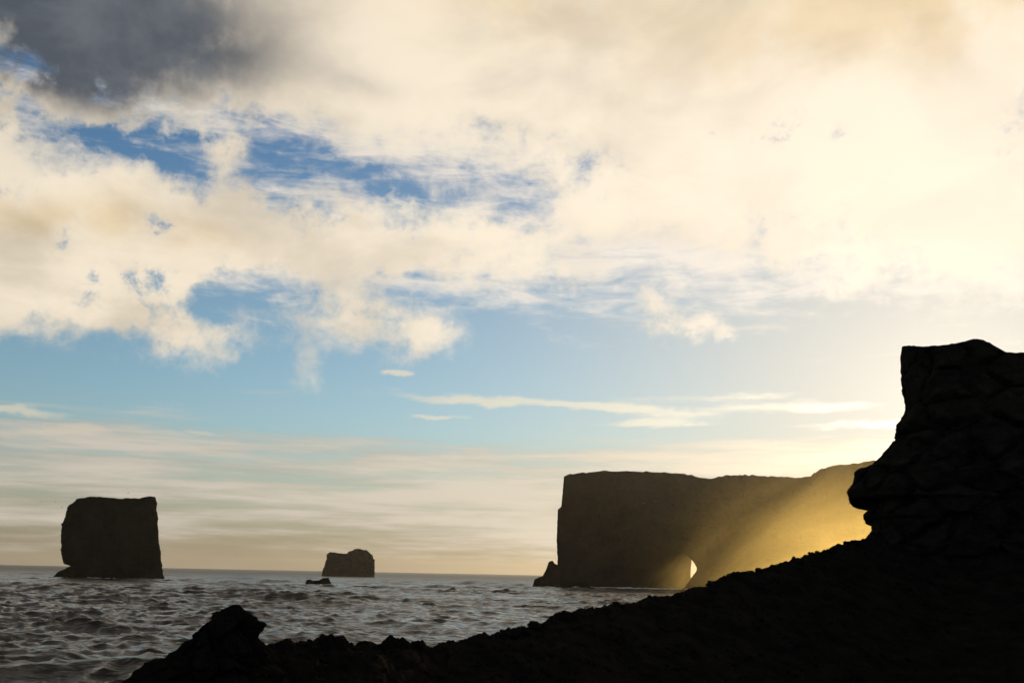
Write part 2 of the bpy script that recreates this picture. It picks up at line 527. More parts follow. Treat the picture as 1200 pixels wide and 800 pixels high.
def loft(zs, xl, xr, yf, yb, nseg, expo, top=None, disp=None, cap_rings=10, shear=0.0, y_ref=0.0):
    """stack of horizontal outlines; xl/xr/yf/yb are arrays over zs; top(x) trims the summit"""
    zs = np.asarray(zs, float)
    a0, b0 = np.mean(xr - xl) / 2, np.mean(yb - yf) / 2
    ux, uy = ring(nseg, expo, a0, b0)
    P = []
    for k, z in enumerate(zs):
        cx, ax = (xl[k] + xr[k]) / 2, (xr[k] - xl[k]) / 2
        cy, ay = (yf[k] + yb[k]) / 2, (yb[k] - yf[k]) / 2
        P.append(np.stack([cx + ax * ux, cy + ay * uy, np.full(nseg, z)], 1))
    last = P[-1]; k = len(zs) - 1
    cx, cy = (xl[k] + xr[k]) / 2, (yf[k] + yb[k]) / 2
    ay = (yb[k] - yf[k]) / 2
    for q in range(1, cap_rings + 1):
        f = 1 - q / cap_rings
        ring_ = last.copy()
        ring_[:, 1] = cy + (last[:, 1] - cy) * f
        ring_[:, 0] = last[:, 0] if q < cap_rings else last[:, 0]
        hx = (xr[k] - xl[k]) / 2
        inner = max(0.0, hx - ay * (1 - f))
        ring_[:, 0] = cx + (last[:, 0] - cx) / hx * max(inner, hx * 0.05)
        P.append(ring_)
    rows = len(P)
    P = np.concatenate(P)
    if disp is not None: P = P + disp(P)
    P[:, 0] += shear * (P[:, 1] - y_ref)       # the flanks run back obliquely
    if top is not None:
        tz = top(P[:, 0] - shear * (P[:, 1] - y_ref), P[:, 1])
        P[:, 2] = np.minimum(P[:, 2], tz)
    # bottom and top closing fans
    quads = grid_faces(rows, nseg, wrap=True)
    nb = len(P)
    P = np.concatenate([P, [[P[:nseg, 0].mean(), P[:nseg, 1].mean(), zs[0]]], [P[-nseg:].mean(0)]])
    j = np.arange(nseg); j2 = (j + 1) % nseg
    t1 = np.stack([np.full(nseg, nb), j2, j], 1)
    base = (rows - 1) * nseg
    t2 = np.stack([np.full(nseg, nb + 1), base + j, base + j2], 1)
    return P, quads, np.concatenate([t1, t2])


def itp(table, z):
    return np.interp(z, table[:, 0], table[:, 1])


def crag_disp(scale, amp, seed, vz=0.4, cell=0.0):
    def f(P):
        Q = P / scale
        n1 = fbm(Q * np.array([1, 1, vz]), 5, 0.55, seed)
        n2 = fbm(Q * np.array([1, 1, vz]) + 31, 5, 0.55, seed + 40)
        n3 = fbm(Q * np.array([.5, .5, 2.2]) + 11, 4, 0.55, seed + 80)
        out = np.stack([n1, n2, 0.25 * n3], 1) * amp
        if cell:
            e, _ = voro(Q * 1.6, seed + 7)
            c = P.mean(0); dirv = P - c; dirv[:, 2] *= 0.2
            dirv /= np.linalg.norm(dirv, axis=1)[:, None] + 1e-6
            out -= dirv * (cell * np.exp(-e * 7))[:, None]
        return out
    return f


def cliff_disp(seed, k=1.0):
    """sheer cliff: upright ribs and gullies, thin ledges, broken blocks"""
    def f(P):
        ribs1 = fbm(P / np.array([13, 13, 70]) + seed, 4, 0.55, seed)
        ribs2 = fbm(P / np.array([13, 13, 70]) + seed + 50, 4, 0.55, seed + 9)
        lay = fbm(P / np.array([40, 40, 3.2]) + seed, 3, 0.6, seed + 20)
        blk = fbm(P / np.array([4.0, 4.0, 5.0]) + seed, 4, 0.6, seed + 30)
        e, i = voro(P / np.array([5.5, 5.5, 8.0]), seed + 40)
        blk = blk + 0.9 * fbm(P / np.array([1.8, 1.8, 1.5]) + seed, 3, 0.6, seed + 33)
        d = 1.6 * ribs1 + 0.5 * lay + 0.7 * blk + 0.5 * (i - .5)
        d2 = 1.6 * ribs2 + 0.5 * lay + 0.7 * blk + 0.5 * (i - .5)
        c = P.mean(0); sx = np.tanh((P[:, 0] - c[0]) / 12); sy = np.tanh((P[:, 1] - c[1]) / 12)
        return np.stack([sx * d, sy * d2, 0.3 * blk], 1) * k
    return f


# --- the square stack
def square_stack():
    Y = 660.0
    L = prof([(88, 581), (90, 584), (80, 590), (76, 600), (75, 608), (71, 613), (70.4, 630), (71.4, 646), (73, 659), (75.6, 661.4),
              (83, 662.6), (76, 667), (68, 670), (59, 677), (56, 690)], Y, False)
    Rr = prof([(183, 579), (183, 581), (183.6, 594), (185, 606), (186, 628), (188, 644), (189, 658), (192, 676), (194, 690)], Y, False)
    T = prof([(60, 586), (88, 584.6), (92, 583.4), (110, 582), (128, 583), (150, 583.6), (162, 584.4), (168, 582.4), (172, 582), (183, 580.6), (200, 580.4)], Y, True)
    zs = np.concatenate([np.linspace(-7, 12, 34), np.linspace(12.3, L[:, 0].max() + 1, 86)])
    n = len(zs)
    xl, xr = itp(L, zs), itp(Rr, zs)
    ledge = np.clip((8 - zs) / 8, 0, 1)
    yf = np.full(n, Y) - 3 * ledge; yb = np.full(n, Y + 46) + 4 * ledge
    top = lambda x, y: itp(T, x) + 0.5 * vnoise(np.stack([x / 5, y / 5, x * 0], 1), 5) + 0.02 * (y - Y)
    P, q, t = loft(zs, xl, xr, yf, yb, 300, 5.0, top, cliff_disp(3, 1.0), 10, -0.40, Y)
    o = link('sea_stack', mesh_from('sea_stack', P, q, t), MAT_FAR)
    tag(o, 'tall square flat-topped dark sea stack with a low ledge at its foot', 'sea stack', 'sea stacks off the shore')
    cx = (xl[0] + xr[0]) / 2
    for u in np.linspace(xl[12], xr[12], 9): SHORE_PTS.append((u, Y + 8, 9.5))


def far_stack():
    Y = 1350.0
    L = prof([(388, 641), (386.7, 646), (383.3, 649.3), (382.4, 656), (380, 662.7), (378, 668), (376.5, 675), (374, 684)], Y, False)
    Rr = prof([(431, 641), (433.3, 646.7), (436.7, 650), (437.3, 654), (439.3, 655.3), (439.7, 664), (439, 675), (440, 684)], Y, False)
    T = prof([(370, 649), (383.3, 649), (386.7, 646), (390.7, 646.7), (397, 648.3), (406.7, 648.7), (408.7, 646), (413.3, 644.7), (416, 642.7), (422.7, 643),
              (426.7, 644.4), (429, 643.7), (433.3, 646.7), (436.7, 650), (445, 652)], Y, True)
    zs = np.linspace(-9, T[:, 1].max() + 1.5, 70)
    n = len(zs); xl, xr = itp(L, zs), itp(Rr, zs)
    top = lambda x, y: itp(T, x) + 0.5 * vnoise(np.stack([x / 6, y / 6, x * 0], 1), 15)
    P, q, t = loft(zs, xl, xr, np.full(n, Y), np.full(n, Y + 60.), 240, 4.0, top, cliff_disp(23, 1.3), 10, -0.165, Y)
    o = link('sea_stack', mesh_from('sea_stack', P, q, t), MAT_FAR)
    tag(o, 'smaller notched sea stack far out, behind a low skerry', 'sea stack', 'sea stacks off the shore')


def skerry():
    Y = 545.0
    w = lambda px, py: at(px, py, Y)
    T = prof([(352, 690), (358, 683.5), (359.3, 679.2), (364, 678.8), (367, 680.6), (370, 682), (374.7, 681.3), (378, 677.2), (385.3, 677), (387, 681), (389.5, 685.5), (393, 691)], Y, True)
    x0, x1 = w(355, 685).x, w(391.5, 685).x
    zs = np.linspace(-4, 5.5, 40); n = len(zs)
    top = lambda x, y: itp(T, x) - 0.05 * (y - Y - 5) ** 2 * 0.3 + 0.2 * vnoise(np.stack([x, y, x * 0], 1), 5)
    P, q, t = loft(zs, np.full(n, x0), np.full(n, x1), np.full(n, Y), np.full(n, Y + 9.), 160, 2.4, top, crag_disp(3, .35, 33), 8, -0.195, Y)
    o = link('skerry', mesh_from('skerry', P, q, t), MAT_FAR)
    tag(o, 'low two-humped black skerry awash in front of the notched stack', 'rock')
    SHORE_PTS.append(((x0 + x1) / 2, Y + 5, 8))


HEAD_Y = 655.0


def headland():
    Y = HEAD_Y
    L = prof([(660, 545), (659, 556), (657, 572), (655, 592), (651, 594), (650, 632), (651, 658), (651.5, 684), (650, 700)], Y, False)
    T = prof([(630, 560), (656, 558), (659, 556), (666, 553), (704, 551), (732, 550.5), (768, 551.6), (800, 554), (810, 555.5), (817, 558.4), (828, 559), (860, 557),
              (880, 556.5), (908, 558.4), (932, 558.4), (957.5, 559), (959, 551.5), (964, 549), (972, 546.4), (1000, 542), (1032, 538), (1045, 538), (1075, 556), (1110, 590), (1160, 605), (1300, 610)], Y, True)
    zmax = 82.0
    zs = np.concatenate([np.linspace(-12, 70, 84), np.linspace(70.5, 104, 34)])
    n = len(zs)
    xl = itp(L, zs); xr = np.full(n, 640.0)
    lean = np.clip(zs / 80, 0, 1) * 5
    yf = np.full(n, Y) + lean; yb = np.full(n, Y + 95.0) - lean
    def top(x, y):
        rough = 0.9 * vnoise(np.stack([x / 9, y / 9, x * 0], 1), 5) + 0.8 * vnoise(np.stack([x / 2.5, y / 3, x * 0], 1), 6)
        return itp(T, x) + rough - 0.03 * np.maximum(y - Y - 10, 0)
    base = crag_disp(34, 4.0, 53, 0.3)
    fine = cliff_disp(63, 1.1)
    def disp(P):
        d = base(P) + fine(P)
        keep = np.clip((P[:, 0] - xl[40]) / 30, 0.3, 1)[:, None]      # the prow keeps its outline
        return d * keep * np.array([1, 1, 0.25])
    P, q, t = loft(zs, xl, xr, yf, yb, 900, 12.0, top, disp, 12, 0.12, Y)
    me = mesh_from('cliff', P, q, t)
    body = bpy.data.objects.new('cliff', me)
    # arch: a passage cut obliquely through the promontory
    front = [(738, 704), (735, 688), (741, 672), (752, 660), (770, 652), (787, 649), (800, 647.5), (805.5, 651.5), (810.5, 657), (814.2, 662.5), (815.6, 666.5),
             (814.5, 670), (811, 673.5), (806.5, 681), (800, 688), (797, 704)]
    back = [(813.5, 708), (813, 692), (812.6, 680), (812.4, 668), (812.4, 658), (813, 648), (816, 638), (826, 633), (840, 632), (852, 636), (862, 646),
            (866, 653), (868, 660), (872, 676), (874, 692), (874, 708)]
    DB = 98.0
    o3 = np.array([[*at(px, py, Y)] for px, py in front]); o4 = np.array([[*at(px, py, Y + DB)] for px, py in back])
    def chaikin(o):
        for _ in range(2):
            n_ = np.roll(o, -1, 0)
            o = np.stack([o * .75 + n_ * .25, o * .25 + n_ * .75], 1).reshape(-1, 3)
        return o
    o3, o4 = chaikin(o3), chaikin(o4)
    m = 3
    def dense(o):
        return np.concatenate([[a + (b - a) * k / m for k in range(m)] for a, b in zip(o, np.roll(o, -1, 0))])
    pf, pb = dense(o3), dense(o4)
    c = len(pf)
    steps = np.linspace(-30, 135, 40)
    Rw = []
    for s in steps:
        u = s / DB
        p = pf + (pb - pf) * np.clip(u, -0.1, 1.2); p[:, 1] = Y + s
        nz = fbm(p / 9.0, 4, 0.55, 91); nx = fbm(p / 9.0 + 40, 4, 0.55, 95)
        wgt = 0.3 if (s < 6 or s > DB - 6) else 1.0
        p[:, 0] += 1.5 * nx * wgt; p[:, 2] += 1.2 * nz * wgt
        Rw.append(p)
    cv = np.concatenate(Rw)
    cq = grid_faces(len(steps), c, wrap=True)
    nb = len(cv)
    cv = np.concatenate([cv, [Rw[0].mean(0)], [Rw[-1].mean(0)]])
    j = np.arange(c); j2 = (j + 1) % c
    ct = np.concatenate([np.stack([np.full(c, nb), j2, j], 1), np.stack([np.full(c, nb + 1), nb - c + j, nb - c + j2], 1)])
    cme = mesh_from('arch_cutter', cv, cq, ct)
    cutter = bpy.data.objects.new('arch_cutter', cme)
    for mm in (me, cme):
        bm = bmesh.new(); bm.from_mesh(mm)
        bmesh.ops.remove_doubles(bm, verts=bm.verts, dist=0.001)
        bmesh.ops.recalc_face_normals(bm, faces=bm.faces); bm.to_mesh(mm); bm.free()
    COL.objects.link(body); COL.objects.link(cutter)
    md = body.modifiers.new('arch', 'BOOLEAN'); md.object = cutter; md.operation = 'DIFFERENCE'; md.solver = 'EXACT'
    dg = bpy.context.evaluated_depsgraph_get()
    res = bpy.data.meshes.new_from_object(body.evaluated_get(dg))
    bpy.data.objects.remove(cutter); bpy.data.objects.remove(body)
    bpy.data.meshes.remove(cme); bpy.data.meshes.remove(me)
    res.name = 'cliff'
    res.polygons.foreach_set('use_smooth', np.zeros(len(res.polygons), bool))
    root = link('headland', None)
    tag(root, 'long flat-topped headland with sheer dark cliff and a natural sea arch', 'headland')
    res.materials.clear()
    bm = bmesh.new(); bm.from_mesh(res)
    bm.normal_update()
    flat = [f for f in bm.faces if f.normal.z > 0.7 and f.calc_center_median().z > 52]
    cap = bmesh.new(); vm = {}
    for f in flat:
        vs2 = []
        for v in f.verts:
            if v not in vm: vm[v] = cap.verts.new(v.co)
            vs2.append(vm[v])
        try: cap.faces.new(vs2)
        except ValueError: pass
    bmesh.ops.delete(bm, geom=flat, context='FACES')
    bm.to_mesh(res); bm.free()
    turf = bpy.data.meshes.new('turf'); cap.to_mesh(turf); cap.free()
    link('cliff', res, MAT_FAR, root)
    tf = link('turf', turf, MAT_TURF, root); tf['label'] = 'thin turf covering the flat top of the headland'
    for px in np.arange(652, 745, 6.0):
        p = at(px, 687, Y); SHORE_PTS.append((p.x, Y + 6, 7.5))
    for px in np.arange(745, 800, 5.0):
        p = at(px, 687, Y); SHORE_PTS.append((p.x, Y + 2, 9.0))


def stump():
    Y = HEAD_Y - 3
    T = prof([(620, 690), (625, 685), (626, 679), (632, 676), (638, 674), (641, 666), (642.5, 659.5), (644, 657.5), (648, 657), (650, 660), (654, 662), (660, 664)], Y, True)
    x0, x1 = at(624, 680, Y).x, at(656, 680, Y).x
    zs = np.linspace(-5, 18, 60); n = len(zs)
    top = lambda x, y: itp(T, x) - 0.02 * (y - Y - 6) ** 2 + 0.3 * vnoise(np.stack([x, y, x * 0], 1), 9)
    P, q, t = loft(zs, np.full(n, x0), np.full(n, x1), np.full(n, Y), np.full(n, Y + 13.), 200, 2.6, top, crag_disp(4, .5, 73), 10, 0.03, Y)
    o = link('rock_pinnacle', mesh_from('rock_pinnacle', P, q, t), MAT_FAR)
    tag(o, 'small dark rock pinnacle rising from the water at the headland\'s seaward end', 'rock')
    SHORE_PTS.append(((x0 + x1) / 2, Y + 6, 11))


# --- near outcrop
OUT_Y = 60.0


def outcrop():
    Y = OUT_Y
    L = prof([(1060, 395), (1056.8, 410), (1057.5, 432), (1057.5, 453), (1061, 460.6), (1062, 475.6), (1058, 492.5), (1048, 507.5), (1052, 514), (1063, 519.5),
              (1046, 524), (1031, 541), (1020, 552.5), (1001, 559), (1000.5, 571), (993, 580.6), (997.5, 590), (1019, 594.5), (1020, 599), (1011.8, 605),
              (1012.5, 610.6), (1020.8, 614), (1020.8, 624), (1014, 634), (1000, 650), (985, 690)], Y + 7, False)
    T = prof([(1040, 410), (1056, 410), (1064, 408.6), (1072, 408.5), (1082, 411.5), (1102, 410), (1125, 407), (1136, 403.5), (1144, 402), (1152, 403), (1159, 405.5),
              (1170, 412), (1177, 417.5), (1200, 419), (1260, 418), (1400, 400), (1700, 420)], Y, True)
    zs = np.linspace(at(1000, 690, Y).z - 1, at(1140, 398, Y + 7).z + 2.0, 210)
    n = len(zs); xl = itp(L, zs); xr = np.full(n, 62.0)
    h = (zs - zs[0]) / (zs[-1] - zs[0])
    yf = Y - 4.0 + 4.0 * h + 0.5 * np.sin(h * 9); yb = np.full(n, Y + 18.0) - 4 * h
    top = lambda x, y: itp(T, x - 2.7) + 0.225 * np.clip(y - Y + 1, 0, 9) + 0.10 * vnoise(np.stack([x * 1.7, y * 1.7, x * 0], 1), 5) + 0.05 * vnoise(np.stack([x * 6, y * 6, x * 0], 1), 6) - 0.02 * np.maximum(y - Y - 4, 0)
    def disp(P):
        e1, i1 = voro(P / np.array([2.6, 2.6, 1.9]) + 0.25 * np.stack([fbm(P / 2, 3, .5, 5), fbm(P / 2 + 9, 3, .5, 6), fbm(P / 2 + 18, 3, .5, 7)], 1), 12)
        e2, i2 = voro(P / 0.95, 19)
        f = fbm(P / 1.1, 5, 0.55, 27)
        bulge = 0.55 * np.minimum(e1, .22) / .22 + 0.6 * (i1 - .5) + 0.16 * np.minimum(e2, .4) / .4 + 0.16 * f - 0.75
        prow = np.clip((P[:, 0] - itp(L, P[:, 2])) / 2.0, 0.0, 1.0)
        d = np.zeros_like(P)
        front = (P[:, 1] < Y + 10)
        d[:, 1] = np.where(front, -1, 1) * bulge * (0.35 + 0.65 * prow)
        f2 = fbm(P / 0.45, 4, 0.6, 29)
        d[:, 0] = -(1 - prow) * (bulge * 0.16 + 0.10 * f + 0.09 * f2)
        return d
    P, q, t = loft(zs, xl, xr, yf, yb, 500, 4.0, top, disp, 10, 0.37, Y + 7)
    o = link('rock_outcrop', mesh_from('rock_outcrop', P, q, t), MAT_OUT)
    tag(o, 'tall overhanging black basalt outcrop with jutting nose on the hillside', 'rock outcrop')


# --- shore ground
SIL = [(154, 800, 20), (182, 790, 20.5), (210, 785, 21), (250, 778, 21.5), (300, 768, 22), (336, 760, 22.5), (371, 756, 23), (420, 760, 24), (440, 755, 24.5), (485, 756, 25.5),
       (510, 760, 26.5), (534, 756, 27.5), (569, 745, 29), (590, 741, 30), (621, 734, 31.5), (636, 729, 32.5), (653, 719, 34), (677, 714.5, 36), (712, 711, 38), (730, 709, 39),
       (751, 703, 41), (780, 698.5, 43), (800, 693, 44.5), (825, 687.5, 46.5), (839, 683, 48), (850, 677, 49), (864, 673, 50), (892, 669, 52), (909, 662, 53), (937, 652, 55),
       (958, 645, 56), (990, 636, 58), (1014, 631, 59.5), (1050, 615, 62), (1100, 600, 66)]
def crest_y(px):
    return float(np.interp(px, [154, 400, 600, 800, 1014, 1100], [27, 30, 36, 45, 59.5, 66]))


SIL = [(px, py, crest_y(px)) for px, py, _ in SIL]
_t = []
for px, py, Y in SIL:
    p = at(px, py, Y)
    _t.append((math.degrees(math.atan2(p.x, p.y)), math.hypot(p.x, p.y), p.z))
_t = [(-181, 60, 9.0), (-120, 40, 6.0), (-90, 22, 4.0), (-60, 14, 2.5), (-35, 15, 2.0), (-25.5, 21, 3.2)] + _t + [(30, 74, 14.0), (45, 80, 20.0), (90, 60, 15.0), (181, 60, 9.0)]
CREST = np.array(_t)
FOOT = 6.25


def ground_z(az, r):
    """smooth ground height; az degrees, r metres from the photographer's feet"""
    R = np.interp(az, CREST[:, 0], CREST[:, 1]); zc = np.interp(az, CREST[:, 0], CREST[:, 2])
    t = np.clip(r / R, 0, 1)
    inner = FOOT + (zc - FOOT) * (0.6 * t + 0.4 * t ** 3) - 0.085 * R * np.sin(PI * t) * np.clip(r / 8, 0, 1)
    over = np.maximum(r - R, 0)
    return inner - over * (0.10 + 0.75 * np.clip(over / 4, 0, 1))


def ground():
    a_f = np.linspace(-27, 30, 520)
    a = np.concatenate([np.linspace(-180, -27, 110)[:-1], a_f, np.linspace(30, 180, 110)[1:-1]])
    r = np.concatenate([np.linspace(0.5, 10, 16)[:-1], np.exp(np.linspace(math.log(10), math.log(75), 205)), np.linspace(76, 150, 40)])
    Rg, Ag = np.meshgrid(r, a, indexing='ij')
    z = ground_z(Ag.ravel(), Rg.ravel())
    X = Rg.ravel() * np.sin(np.radians(Ag.ravel())); Yc = Rg.ravel() * np.cos(np.radians(Ag.ravel()))
    P = np.stack([X, Yc, z], 1)
    e1, i1 = voro(P / np.array([1.7, 1.7, 1.2]), 61)
    e2, i2 = voro(P / 0.55, 67)
    fb = fbm(P / 1.3, 6, 0.55, 71)
    big = fbm(P / 5.0, 4, 0.5, 77)
    amp = np.clip(Rg.ravel() / 14, 0.1, 1)
    rough = np.interp(Ag.ravel(), [-27, -8, 0, 8, 15, 21], [1.0, 0.8, 0.45, 0.35, 0.4, 0.45])
    z2 = amp * rough * (0.22 * np.minimum(e1, .4) / .4 + 0.28 * (i1 - .5) + 0.13 * np.minimum(e2, .4) / .4 + 0.20 * fb + 0.25 * big - 0.10)
    P[:, 2] = np.maximum(z + z2, -4.0)
    n = len(a)
    P = np.concatenate([P, [[0, 0, FOOT]]])
    j = np.arange(n); j2 = (j + 1) % n
    me = mesh_from('ground', P, grid_faces(len(r), n, wrap=True)[:, ::-1], np.stack([np.full(n, len(P) - 1), j2, j], 1))
    global GROUND
    from mathutils.bvhtree import BVHTree
    GROUND = BVHTree.FromPolygons([tuple(v) for v in P], [tuple(p.vertices) for p in me.polygons])
    o = link('ground', me, MAT_NEAR)
    tag(o, kind='structure')
    return o


def on_ground(x, y):
    hit = GROUND.ray_cast(Vector((x, y, 60)), Vector((0, 0, -1)))
    return hit[0].z if hit[0] is not None else 0.0


def rock_lump(name, px, py, Y, w, h, d, seed, rough=0.3, level=5, sink=0.5):
    """boulder: subdivided ball squared off and broken up; top at the given direction and distance"""
    bm = bmesh.new(); bmesh.ops.create_icosphere(bm, subdivisions=level, radius=1.0)
    P = np.array([v.co[:] for v in bm.verts])
    P = np.sign(P) * np.abs(P) ** 0.8
    e, i = voro(P * 1.3 + seed * 3.7, seed)
    e2, _ = voro(P * 3.5 + seed * 1.7, seed + 3)
    f = fbm(P * 1.6 + seed, 6, 0.55, seed)
    k = 1 + rough * (0.6 * f + 0.5 * (i - .5) - 0.35 * np.exp(-e * 8) - 0.14 * np.exp(-e2 * 8))
    P = P * k[:, None]
    P = P * np.array([w / 2, d / 2, h]) / np.array([1, 1, P[:, 2].max()])
    for v, c in zip(bm.verts, P): v.co = c
    me = bpy.data.meshes.new(name); bm.to_mesh(me); bm.free()
    p = at(px, py, Y)
    o = link(name, me, MAT_NEAR)
    o.location = (p.x, p.y, p.z - h)
    return o


def crag():
    Y = 26.0
    L = prof([(277, 708), (270, 711.5), (259, 717), (245, 727), (224, 752), (210, 764), (182, 775), (171, 785), (154, 800), (130, 830), (110, 880)], Y, False)
    Rr = prof([(279, 708), (285, 712), (290, 720), (303, 727), (306, 741), (311, 750), (322, 770), (340, 800), (350, 830), (360, 880)], Y, False)
    T = prof([(150, 800), (245, 724), (259, 716.5), (268, 712), (287, 713), (290, 720), (303, 727), (345, 790)], Y, True)
    zs = np.linspace(at(200, 880, Y).z - 0.8, at(270, 708.5, Y).z, 130); n = len(zs)
    xl, xr = itp(L, zs), itp(Rr, zs)
    h = (zs - zs[0]) / (zs[-1] - zs[0])
    yf = Y - 2.6 + 2.3 * h; yb = Y + 3.0 - 2.5 * h
    def disp(P):
        e1, i1 = voro(P / 0.8, 112); e2, i2 = voro(P / 0.3, 119); f = fbm(P / 0.5, 6, .6, 127)
        b = 0.22 * np.minimum(e1, .25) / .25 + 0.26 * (i1 - .5) + 0.08 * np.minimum(e2, .3) / .3 + 0.14 * (i2 - .5) + 0.16 * f - 0.22
        c = np.array([(xl[20] + xr[20]) / 2, Y + .2, 0]); dv = P - c; dv[:, 2] = 0
        dv /= np.linalg.norm(dv, axis=1)[:, None] + 1e-6
        b *= np.clip((zs[-1] - P[:, 2]) / 0.3, 0.3, 1)
        return dv * b[:, None] + np.stack([0 * f, 0 * f, 0.05 * f], 1)
    top = lambda x, y: itp(T, x) + 0.05 * vnoise(np.stack([x * 5, y * 5, x * 0], 1), 2)
    P, q, t = loft(zs, xl, xr, yf, yb, 420, 2.3, None, disp, 8, -0.28, Y)
    o = link('crag', mesh_from('crag', P, q, t), MAT_NEAR)
    tag(o, 'jagged pointed black crag at the water\'s edge, highest on the low shore', 'crag')


def shore_rocks():
    lumps = [
        # px, py, Y, width, height, depth, seed, label
        (327, 747, 21.5, 0.85, 0.55, 1.0, 5, 'small rounded black boulder at the right foot of the jagged crag'),
        (390, 741, 23.5, 1.15, 0.75, 1.4, 9, 'bulky rough black boulder between the jagged crag and the twin-topped boulder'),
        (462, 743, 25.0, 1.05, 0.75, 1.3, 14, 'twin-topped rough black boulder in the middle of the low shore'),
        (488, 749, 25.6, 0.75, 0.5, 0.9, 17, 'small black boulder leaning against the twin-topped boulder'),
        (655, 714, 34.0, 1.4, 0.9, 1.6, 21, 'blunt black boulder where the shore ridge begins to climb'),
        (872, 668, 50.5, 3.4, 1.0, 2.6, 26, 'smooth broad brown-black boulder on the slope below the outcrop'),
        (1014, 606, 58.5, 0.9, 1.0, 1.2, 31, None),
    ]
    for px, py, Y, w, h, d, s, lab in lumps:
        if lab is None: continue
        k = crest_y(px) / Y
        o = rock_lump('boulder', px, py, crest_y(px) - 0.2, w * k, h * k * 1.25, d * k, s, 0.25 if s == 26 else 0.42)
        tag(o, lab, 'boulder', 'boulders on the black shore')
    # loose boulders along the crest of the slope
    rng = random.Random(4)
    protos = []
    for k in range(6):
        bm = bmesh.new(); bmesh.ops.create_icosphere(bm, subdivisions=3, radius=1.0)
        P = np.array([v.co[:] for v in bm.verts]); P = np.sign(P) * np.abs(P) ** 0.75
        e, i = voro(P * 1.1 + k * 5.1, 200 + k); f = fbm(P * 1.5 + k * 9, 4, .5, 210 + k)
        P *= (1 + 0.35 * f + 0.3 * (i - .5))[:, None]
        for v, c in zip(bm.verts, P): v.co = c
        me = bpy.data.meshes.new('boulder'); bm.to_mesh(me); bm.free(); me.materials.append(MAT_NEAR); protos.append(me)
    lab = 'loose black boulder among others along the crest of the shore slope'
    sil = [(s[0], s[1], s[2]) for s in SIL]
    for k in range(34):
        px = rng.uniform(905, 1012) if k < 18 else rng.uniform(560, 900)
        Y = np.interp(px, [s[0] for s in sil], [s[2] for s in sil]) - rng.uniform(0.0, 1.2)
        py = np.interp(px, [s[0] for s in sil], [s[1] for s in sil])
        p = at(px, py, Y)
        o = bpy.data.objects.new('boulder', protos[k % 6]); COL.objects.link(o)
        s = 0.07 + 0.17 * rng.random() ** 2
        o.scale = (s * rng.uniform(.9, 1.5), s * rng.uniform(.9, 1.4), s * rng.uniform(.7, 1.1))
        o.rotation_euler = (rng.uniform(-.4, .4), rng.uniform(-.4, .4), rng.uniform(0, 6.28))
        o.location = (p.x, p.y, on_ground(p.x, p.y) + o.scale.z * 0.35)
        tag(o, lab, 'boulder', 'loose boulders along the crest')


def rubble():
    """scree of small stones too many to count"""
    rng = np.random.default_rng(5)
    bm = bmesh.new(); bmesh.ops.create_icosphere(bm, subdivisions=1, radius=1.0)
    bv = np.array([v.co[:] for v in bm.verts]); bf = np.array([[v.index for v in f.verts] for f in bm.faces]); bm.free()
    N = 3200
    az = rng.uniform(-22, 25, N)
    R = np.interp(az, CREST[:, 0], CREST[:, 1])
    r = 15 + (R + 0.6 - 15) * np.sqrt(rng.uniform(0, 1, N))
    X = r * np.sin(np.radians(az)); Y = r * np.cos(np.radians(az))
    z = [on_ground(a, b) for a, b in zip(X, Y)]
    vs_, fs_ = [], []
    s = np.minimum(0.022 * np.exp(rng.normal(0, 0.5, N)) * (1 + r / 40), 0.12)
    for k in range(N):
        v = bv * (1 + 0.16 * np.clip(rng.normal(0, 1, (len(bv), 1)), -2, 2))
        v = v * s[k] * np.array([rng.uniform(.8, 1.5), rng.uniform(.8, 1.5), rng.uniform(.5, 1.0)])
        vs_.append(v + np.array([X[k], Y[k], z[k] + s[k] * 0.3])); fs_.append(bf + k * len(bv))
    me = mesh_from('scree', np.concatenate(vs_), None, np.concatenate(fs_))
    o = link('scree', me, MAT_NEAR)
    tag(o, 'small loose black stones strewn over the shore slope', 'stones', kind='stuff')


def birds():
    spots = [(125, 574, 12), (150, 577.5, -30), (48, 588, 40), (65, 588, -10), (72.5, 594, 70), (31, 619, 20), (741, 303 + 0, 30)]
    rng = random.Random(3)
    for k, (px, py, rz) in enumerate(spots[:6]):
        bm = bmesh.new()
        body = [(0, -.42, .0), (.07, -.2, .0), (.09, .05, .0), (.06, .3, .02), (0, .48, .03), (-.06, .3, .02), (-.09, .05, 0), (-.07, -.2, 0)]
        topv = [bm.verts.new((x * .9, y, z + .07)) for x, y, z in body]; botv = [bm.verts.new((x, y, z - .07)) for x, y, z in body]
        bm.faces.new(topv); bm.faces.new(botv[::-1])
        for a in range(8): bm.faces.new((topv[a], botv[a], botv[(a + 1) % 8], topv[(a + 1) % 8]))
        up = rng.uniform(.15, .4)
        for sgn in (-1, 1):
            w = [(.06, .2, .06), (.06, -.1, .06), (.42, -.05, .06 + up), (.42, .18, .07 + up), (.85, -.18, up * .7), (.80, -.06, .02 + up * .7)]
            a, b, c, d, e, f = [bm.verts.new((sgn * x, y, z)) for x, y, z in w]
            bm.faces.new((a, b, c, d)); bm.faces.new((d, c, e, f))
        bmesh.ops.solidify(bm, geom=[f for f in bm.faces if len(f.verts) == 4 and abs(f.normal.z) > .5 and f.calc_center_median().x ** 2 > .02], thickness=0.025)
        bmesh.ops.recalc_face_normals(bm, faces=bm.faces)
        me = bpy.data.meshes.new('seabird'); bm.to_mesh(me); bm.free()
        o = link('seabird', me, MAT_FAR)
        o.location = at(px, py, 640); o.rotation_euler = (0.1, rng.uniform(-.4, .4), math.radians(rz)); o.scale = (1.1,) * 3
        tag(o, 'tiny dark seabird gliding in the air around the square stack', 'bird', 'seabirds around the square stack')


